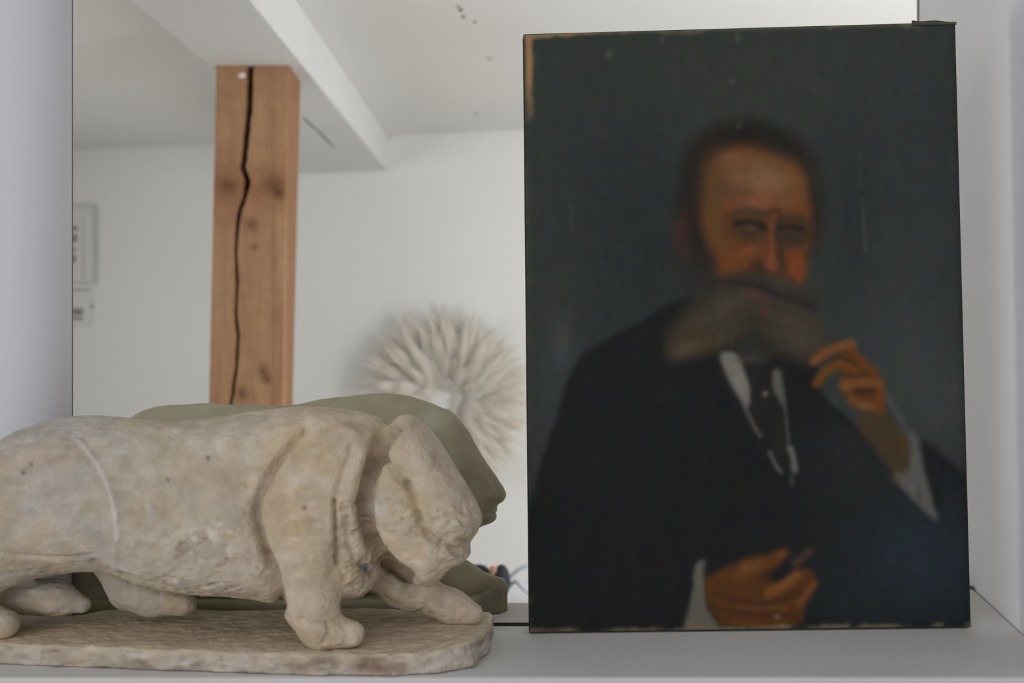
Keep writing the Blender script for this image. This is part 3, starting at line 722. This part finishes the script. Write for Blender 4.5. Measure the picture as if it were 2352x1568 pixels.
# ------------------------------------------------------------------ the portrait on canvas
c_bl, c_br, c_tr, c_tl = (q+Vector((0, 0, .0024)) for q in (P(1218, 1457, 1.0), P(2230, 1444, 1.0195), P(2194, 56, 1.058), P(1204, 84, 1.046)))
pt = empty('portrait_painting', ((c_bl+c_br)/2).to_tuple()); pt.location.z = ZS
prop(pt, 'unframed dark oil portrait of a bearded man in black, standing on the shelf', 'painting')
cn = (c_br-c_bl).cross(c_tl-c_bl).normalized()
if cn.y > 0: cn = -cn
nx, ny = 340, 468
uu, vv = np.meshgrid(np.linspace(0, 1, nx), np.linspace(0, 1, ny))
def bil(q, u, v): return q[0]*((1-u)*(1-v))[..., None]+q[1]*(u*(1-v))[..., None]+q[2]*(u*v)[..., None]+q[3]*((1-u)*v)[..., None]
q3 = [np.array(c) for c in (c_bl, c_br, c_tr, c_tl)]
q2 = [np.array(c, float) for c in ((1218, 1457), (2230, 1444), (2194, 56), (1204, 84))]
G = bil(q3, uu, vv)
PXY = np.stack([CX+F_PX*G[..., 0]/G[..., 1], CY-F_PX*(G[..., 2]-.0024-ZC)/G[..., 1]], -1)
wave = .0012*np.sin(vv*3.1)*np.sin(uu*6.3)+.0006*fbm(uu*3, vv*4, .3, 2, 3)
edge = np.minimum(np.minimum(uu, 1-uu)*.43, np.minimum(vv, 1-vv)*.59)
G = G+np.array(cn)[None, None]*(wave*sstep(0, .05, edge)-.0015*sstep(.006, 0, edge))[..., None]
pc = paint_portrait(PXY[..., 0], PXY[..., 1])
# bare ground and tan canvas where the paint is lost along the edges
el = uu*1000; et = (1-vv)*1385; eb = vv*1385; er = (1-uu)*1000
nz = fbm(PXY[..., 0]/14, PXY[..., 1]/14, .4, 3, 21); nz2 = fbm(PXY[..., 0]/40, PXY[..., 1]/30, .9, 3, 25)
tan = np.array((146, 112, 78.)); ash = np.array((112, 104, 88.))
def wear(m, c):
    global pc
    m = np.clip(m, 0, 1)[..., None]; pc = pc*(1-m)+c*m
wear(.95*(1-sstep(14, 22, el+nz*6))*(1-sstep(110, 230, et+nz*40))*sstep(2, 4, el), tan)
wear(.9*(1-sstep(8, 15, et+nz*5+el*.045)), tan)
wear(.55*(1-sstep(2, 5, et+nz*3)), np.array((110, 98, 68.)))
wear(.5*(1-sstep(5, 14, et+nz*10))*sstep(.1, .4, nz2), ash)
wear(.85*(1-sstep(5, 10, eb+nz*5))*sstep(-.35, .15, nz2), np.array((136, 122, 96.)))
wear(.5*(1-sstep(2, 4, eb)), np.array((52, 52, 40.)))
wear(.5*(1-sstep(2, 6, el+nz*3))*sstep(0, .4, nz2), np.array((92, 80, 62.)))
wear(.35*(1-sstep(2, 5, er+nz*3)), np.array((40, 42, 36.)))
PAINT_GAIN = np.array((1.44, 1.40, 1.36))
def blur(a, sg):
    k = np.exp(-.5*(np.arange(-6, 7)/sg)**2); k /= k.sum()
    for ax in (0, 1):
        b = np.zeros_like(a)
        for i, w_ in enumerate(k):
            idx = np.clip(np.arange(a.shape[ax])+i-6, 0, a.shape[ax]-1); b += w_*np.take(a, idx, ax)
        a = b
    return a
pc = blur(pc, 1.1)
ids = np.arange(nx*ny).reshape(ny, nx)
quads = np.stack([ids[:-1, :-1], ids[:-1, 1:], ids[1:, 1:], ids[1:, :-1]], -1).reshape(-1, 4)
cv = np_mesh('painted_canvas', G.reshape(-1, 3), quads, M['paint']); adopt(pt, cv)
set_col(cv, (srgb2lin(np.clip(pc, 0, 255))*PAINT_GAIN).reshape(-1, 3))
cv['label'] = 'dark painted front with a bearded man holding up one hand'
# folded canvas edges round the stretcher
TH = .016
ring = [c_bl, c_br, c_tr, c_tl]
v = [c+cn*(-.0015) for c in ring]+[c-cn*TH for c in ring]
cen = sum((Vector(c) for c in ring), Vector())/4
f = [(i, (i+1) % 4, 4+(i+1) % 4, 4+i) for i in range(4)]
o = mesh_obj('folded_canvas_edge', v, f, M['canvas']); adopt(pt, o)
so = o.modifiers.new('solid', 'SOLIDIFY'); so.thickness = .0008
# wooden stretcher bars behind the canvas
def bar(a, b, inw, wd=.04):
    t = (b-a).normalized(); s = inw.normalized()
    a = a+t*.002+s*.002; b = b-t*.002+s*.002
    fr = -cn*.0045; bk = -cn*TH
    vs = [a+fr, b+fr, b+s*wd-t*wd*0+fr, a+s*wd+fr, a+bk, b+bk, b+s*wd+bk, a+s*wd+bk]
    return mesh_obj('stretcher_bar', vs, [(0, 1, 2, 3), (7, 6, 5, 4), (0, 4, 5, 1), (1, 5, 6, 2), (2, 6, 7, 3), (3, 7, 4, 0)], M['bare'])
up = (c_tl-c_bl).normalized(); rt = (c_br-c_bl).normalized()
adopt(pt, bar(c_bl, c_br, up), bar(c_tl, c_tr, -up), bar(c_bl+up*.043, c_tl-up*.043, rt), bar(c_br+up*.043, c_tr-up*.043, -rt))
# propping strut at the back
a = c_bl.lerp(c_br, .5).lerp(c_tl.lerp(c_tr, .5), .62)-cn*(TH+.001); b = Vector((a.x, a.y+.13, ZS+.0008))
sd = Vector((.018, 0, 0)); tk = Vector((0, .008, 0))
o = mesh_obj('propping_strut', [a-sd, a+sd, a+sd+tk, a-sd+tk, b-sd, b+sd, b+sd+tk, b-sd+tk], [(0, 1, 2, 3), (7, 6, 5, 4), (0, 4, 5, 1), (1, 5, 6, 2), (2, 6, 7, 3), (3, 7, 4, 0)], M['bare']); adopt(pt, o)
# loose flap of canvas standing up at the upper right corner
fl = []; fcol = []; nf = 40
for i in range(nf):
    t = i/(nf-1); x = 2095+t*101
    yt = 47.5+2.5*t+1.2*math.sin(t*9); yb = 58-1.5*t
    for j, yy in enumerate((yb, (yb+yt)/2, yt)):
        uu_ = (x-1204)/990; d = 1.046+.012*uu_+.0004
        fl.append(P(x, yy, d)); n_ = float(vnoise(np.array(x/9), np.array(yy/7), np.array(.5), 5))
        fcol.append(srgb2lin(np.array((66, 68, 60))*(1-max(0, n_)*.6*(1 if j else 0))+np.array((128, 106, 80))*max(0, n_)*.6*(1 if j else 0))*PAINT_GAIN)
ff = [(3*i+j, 3*i+3+j, 3*i+4+j, 3*i+1+j) for i in range(nf-1) for j in range(2)]
o = mesh_obj('canvas_flap', fl, ff, M['paint']); set_col(o, np.array(fcol)); adopt(pt, o)
so = o.modifiers.new('solid', 'SOLIDIFY'); so.thickness = .0022; so.offset = 0
o['label'] = 'frayed canvas flap standing proud of the top corner'

# ------------------------------------------------------------------ the wooden post under the beam
post = empty('wooden_post', ((580-CX)/F_PX*2.8, 2.85, 0))
prop(post, 'square reddish fir post with a long dark drying crack, under the white beam', 'post')
DF, DB = 2.771, 2.948
def post_x(px_top, px_bot, py): return px_top+(px_bot-px_top)*(py-150)/780.0
ztop = bz; crack = [(-400, 575), (150, 575), (250, 571), (340, 562), (385, 557), (415, 567), (450, 562), (480, 551), (510, 545), (580, 541), (650, 544), (720, 541), (770, 546), (840, 543), (900, 534), (930, 529), (1000, 527), (1400, 540), (2200, 530)]
cw = [(-400, 13), (150, 13), (300, 14), (420, 14), (450, 11), (540, 9), (580, 6), (640, 8), (700, 6), (760, 8), (900, 7), (2200, 6)]
def interp(tab, y): return float(np.interp(y, [t[0] for t in tab], [t[1] for t in tab]))
rows = []; ys = list(np.arange(150, 1000, 3.0))+[1100, 1300, 1600, 2000]
knots = [(524, 428, 26, 22), (628, 424, 30, 24), (576, 516, 16, 16), (584, 566, 9, 8), (604, 852, 12, 16), (614, 872, 10, 10), (556, 905, 16, 20), (640, 446, 12, 12)]
verts = []; cols = []; NL, NR, NS = 16, 26, 8
for y in ys:
    d = DF; zl = ZC-(y-CY)/F_PX*DF if y > 150 else ztop
    if y == ys[-1]: zl = 0
    xl, xr = post_x(497, 480, y), post_x(661, 648, y)
    xb = post_x(690, 672, y)
    jit = 1.0*float(vnoise(np.array(y/7.0), np.array(.3), np.array(.3), 2)); xc = interp(crack, y)+jit; hw = interp(cw, y)/2*(1.25+.2*float(vnoise(np.array(y/13.0), np.array(4.3), np.array(.3), 2)))
    prof = [(xl+(xc-hw-xl)*i/(NL-1), d) for i in range(NL)]+[(xc+.6, d+.075)]+[(xc+hw+(xr-xc-hw)*i/(NR-1), d) for i in range(NR)]
    X3 = [((px-CX)/F_PX*DF if i != NL else (px-CX)/F_PX*DF*1.0, dd, px) for i, (px, dd) in enumerate(prof)]
    xfr = (xr-CX)/F_PX*DF; xbr = (xb-CX)/F_PX*DB
    X3 += [(xfr+.004+(xbr-xfr-.004)*i/(NS-1), DF+.004+(DB-DF-.004)*i/(NS-1), xr+(xb-xr)*i/(NS-1)) for i in range(NS)]
    X3 += [((xl-CX)/F_PX*DF-.002, DB, xl-30)]
    for (x3, y3, pxx) in X3:
        verts.append((x3, y3, zl)); cols.append((pxx, y, y3))
npr = NL+1+NR+NS+1
cols = np.array(cols)
faces = []
for r in range(len(ys)-1):
    for i in range(npr):
        j = (i+1) % npr; faces.append((r*npr+i, (r+1)*npr+i, (r+1)*npr+j, r*npr+j))
pm = mesh_obj('post_shaft', verts, faces, M['wood']); adopt(post, pm)
px_, py_, pd_ = cols.T
kx = np.zeros(len(px_)); warp = np.zeros(len(px_))
for (a, b, rx, ry) in knots:
    g = np.exp(-(((px_-a)/rx)**2+((py_-b)/ry)**2)); kx += g; warp += 14*np.exp(-(((px_-a)/(rx*2.4))**2+((py_-b)/(ry*2.4))**2))
C = np.tile(srgb2lin((190, 148, 112)), (len(px_), 1))
def mx(m, c):
    global C
    m = np.clip(m, 0, 1)[:, None]; C = C*(1-m)+srgb2lin(c)*m
gr = fbm((px_+warp)/7+fbm(px_/50, py_/160, .2, 2, 3)*3, py_/170, pd_*40, 3, 7)
mx(.55*sstep(-.1, .5, gr), (200, 162, 122)); mx(.5*sstep(.05, .5, -gr), (172, 126, 92))
mx(.55*sstep(0, .5, fbm(px_/60, py_/120, .6, 3, 14)), (176, 130, 104))
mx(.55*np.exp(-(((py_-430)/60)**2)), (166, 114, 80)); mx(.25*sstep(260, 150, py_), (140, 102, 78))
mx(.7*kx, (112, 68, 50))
mx(.85*sstep(646, 658, px_)*(pd_ > DF+.002), (150, 108, 76))  # right face darkened in the pigment against the window light
mx(1.0*((pd_ > DF+.05) & (pd_ < DF+.1) & (px_ < 600)), (34, 31, 30))  # crack bottom painted dark as its shade
mx(.5*np.exp(-((px_-628)/5)**2)*sstep(200, 300, py_)*(.5+.5*gr), (120, 88, 62))
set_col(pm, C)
bm = bmesh.new(); bmesh.ops.create_uvsphere(bm, u_segments=16, v_segments=8, radius=.0105); bmesh.ops.scale(bm, verts=bm.verts, vec=(1, .35, .8))
o = bm_obj('screw_plug', bm, M['screw'], None, True); o.location = P(555, 173, DF); adopt(post, o)
o['label'] = 'small white plug near the top of the post'

# ------------------------------------------------------------------ the round feather hanging on the back wall
fc = wall_pt(1028, 918, .05); RR = 216*fc.y/F_PX
fh = empty('feather_rosette', fc.to_tuple()); prop(fh, 'round white and beige feather rosette hanging on the far wall', 'wall hanging')
# one feather along +X: a cupped vane with a shaft ridge
fv = []; ffc = []; fcl = []; NS_ = 12
for i in range(NS_):
    t = i/(NS_-1); wdt = .105*(math.sin(math.pi*min(1, .08+t*.96))**.7)*(1-.25*t)+.002
    for j, s in enumerate((-1, -.5, 0, .5, 1)):
        fv.append((t, s*wdt*(1+.18*math.sin(i*2.3+j)), .05*t*t*-1-.015*abs(s)+(.012 if s == 0 else 0)))
        k = t**1.6; c0 = np.array(srgb2lin((244, 242, 240))); c1 = np.array(srgb2lin((244, 239, 230))); fcl.append(c0*(1-k)+c1*k)
for i in range(NS_-1):
    for j in range(4): ffc.append((5*i+j, 5*i+5+j, 5*i+6+j, 5*i+1+j))
fprotos = []
for tint in (0, 1, 2):
    o = mesh_obj('feather', fv, ffc, M['feather'], None, True)
    tc_ = np.array(fcl)*np.array([(1, 1, 1), (.98, .97, .95), (.95, .94, .92)][tint]); set_col(o, tc_)
    fprotos.append(o)
rng = random.Random(5)
ex = WD.copy(); ez = Vector((0, 0, 1)); ey = -WN
basis = Matrix((ex, ez, WN)).transposed().to_4x4()          # local x,y in the wall plane, z out of the wall
bm = bmesh.new(); bmesh.ops.create_uvsphere(bm, u_segments=40, v_segments=20, radius=RR*.8); bmesh.ops.scale(bm, verts=bm.verts, vec=(1, 1, .27)); bmesh.ops.bisect_plane(bm, geom=bm.verts[:]+bm.edges[:]+bm.faces[:], plane_co=(0, 0, -.03), plane_no=(0, 0, -1), clear_outer=True)
o = bm_obj('filler_dome', bm, M['paper'], fh); o.matrix_local = basis  # white dome added to hide the dark core between the feathers
nfe = 0
for ringi, (cnt, tilt, ln) in enumerate(((70, 9, 1.0), (64, 15, .98), (56, 22, .92), (46, 30, .82), (36, 42, .66), (24, 60, .46))):
    for k in range(cnt):
        a = 2*math.pi*(k+.5*(ringi % 2))/cnt+rng.uniform(-.06, .06); el_ = math.radians(tilt+rng.uniform(-6, 6)); L = RR*ln*rng.uniform(.9, 1.04)
        pr = fprotos[rng.choice((0, 0, 1, 2))]
        o = pr if nfe < 3 and pr.parent is None else pr.copy()
        if o is not pr: COL.objects.link(o)
        o.parent = fh
        rot = Matrix.Rotation(a, 4, 'Z') @ Matrix.Rotation(-el_, 4, 'Y') @ Matrix.Rotation(rng.uniform(-.5, .5), 4, 'X')
        o.matrix_local = basis @ Matrix.Translation((0, 0, .01)) @ rot @ Matrix.Diagonal((L, L*rng.uniform(.85, 1.2), L, 1))
        nfe += 1
for pr in fprotos:
    if pr.parent is None: bpy.data.objects.remove(pr)

# ------------------------------------------------------------------ sheets pinned to the far wall, half hidden by the left wall
def sheet(name, label, cat, x0, x1, y0, y1, fw, marks):
    r = empty(name, wall_pt((x0+x1)/2, y1, .0).to_tuple()); prop(r, label, cat)
    def quadbox(nm, a0_, a1_, b0_, b1_, o0, o1, m):
        vs = [wall_pt(*p, o) for o in (o1, o0) for p in ((a0_, b1_), (a1_, b1_), (a1_, b0_), (a0_, b0_))]
        ob_ = mesh_obj(nm, vs, [(0, 1, 2, 3), (7, 6, 5, 4), (0, 4, 5, 1), (1, 5, 6, 2), (2, 6, 7, 3), (3, 7, 4, 0)], m); adopt(r, ob_); return ob_
    quadbox('sheet', x0, x1, y0, y1, .001, .006, M['paper'])
    if fw:
        quadbox('frame_rail', x0-fw, x1+fw, y0-fw, y0, .001, .016, M['frame']); quadbox('frame_rail', x0-fw, x1+fw, y1, y1+fw, .001, .016, M['frame'])
        quadbox('frame_stile', x0-fw, x0, y0, y1, .001, .016, M['frame']); quadbox('frame_stile', x1, x1+fw, y0, y1, .001, .016, M['frame'])
    for (a_, b_, c_, d_) in marks: quadbox('printed_mark', a_, b_, c_, d_, .006, .0068, M['ink'])
    return r
sheet('wall_print', 'tall pale framed print on the far wall, half hidden by the left wall', 'print', 60, 217, 474, 648, 4,
      [(162, 178, 519, 529), (160, 177, 538, 556), (162, 176, 570, 577), (160, 175, 586, 602), (190, 191.5, 500, 640)])
sheet('wall_notice', 'small pale sheet with a dark printed block, on the far wall under the framed print', 'notice', 70, 212, 664, 752, 0,
      [(150, 191, 708, 724), (150, 190, 728, 735), (150, 208, 664, 667), (207, 214, 700, 706)])

# ------------------------------------------------------------------ white side table in the far room with a bundle of cable
zt = ZC-.56
tb = empty('side_table', (.35, 2.15, 0)); prop(tb, 'white side table in the far room behind the shelf', 'table')
o = bm_obj('tabletop', box_bm(-.25, .95, 1.85, 2.41, zt-.03, zt), M['white'], bevel=.004); adopt(tb, o)
for (x, y) in ((-.2, 1.9), (.9, 1.9), (-.2, 2.36), (.9, 2.36)):
    o = bm_obj('leg', box_bm(x-.02, x+.02, y-.02, y+.02, 0, zt-.03), M['white'], bevel=.003); adopt(tb, o)

def tube(name, pts, r, m, parent=None):
    cu = bpy.data.curves.new(name, 'CURVE'); cu.dimensions = '3D'; cu.bevel_depth = r; cu.bevel_resolution = 3
    s = cu.splines.new('NURBS'); s.points.add(len(pts)-1); s.use_endpoint_u = True; s.order_u = 4
    for p, q in zip(s.points, pts): p.co = (*q, 1)
    t = bpy.data.objects.new(name, cu); COL.objects.link(t)
    dg = bpy.context.evaluated_depsgraph_get(); me = bpy.data.meshes.new_from_object(t.evaluated_get(dg)); me.name = name
    bpy.data.objects.remove(t); me.materials.clear(); me.materials.append(m); me.shade_smooth()
    o = bpy.data.objects.new(name, me); COL.objects.link(o)
    return o
TD = 2.2
cb = empty('cable_bundle', P(1140, 1382, TD).to_tuple()); cb.location.z = zt
prop(cb, 'dark plug with pale grey looping cord on the white side table', 'cable')
o = tube('plug_grip', [P(1070, 1318, TD+.04), P(1085, 1304, TD+.03), P(1105, 1303, TD+.02), P(1122, 1312, TD), P(1128, 1350, TD), P(1126, 1378, TD)], .0085, M['dark']); adopt(cb, o)
bm = bmesh.new(); bmesh.ops.create_uvsphere(bm, u_segments=20, v_segments=12, radius=1); bmesh.ops.scale(bm, verts=bm.verts, vec=(.019, .018, .036))
o = bm_obj('plug_body', bm, M['dark'], None, True); o.location = P(1152, 1334, TD); adopt(cb, o)
bm = bmesh.new(); bmesh.ops.create_uvsphere(bm, u_segments=16, v_segments=10, radius=.009); o = bm_obj('fuse_button', bm, M['copper'], None, True); o.location = P(1133, 1308, TD-.004); adopt(cb, o)
o['label'] = 'pinkish orange knob'
o = tube('cord', [P(1158, 1340, TD), P(1172, 1326, TD), P(1190, 1306, TD), P(1215, 1298, TD), P(1240, 1305, TD+.02), P(1250, 1340, TD+.02), P(1238, 1364, TD), P(1212, 1362, TD-.01), P(1196, 1346, TD-.02), P(1182, 1328, TD-.01), P(1168, 1350, TD)], .0045, M['cord']); adopt(cb, o)
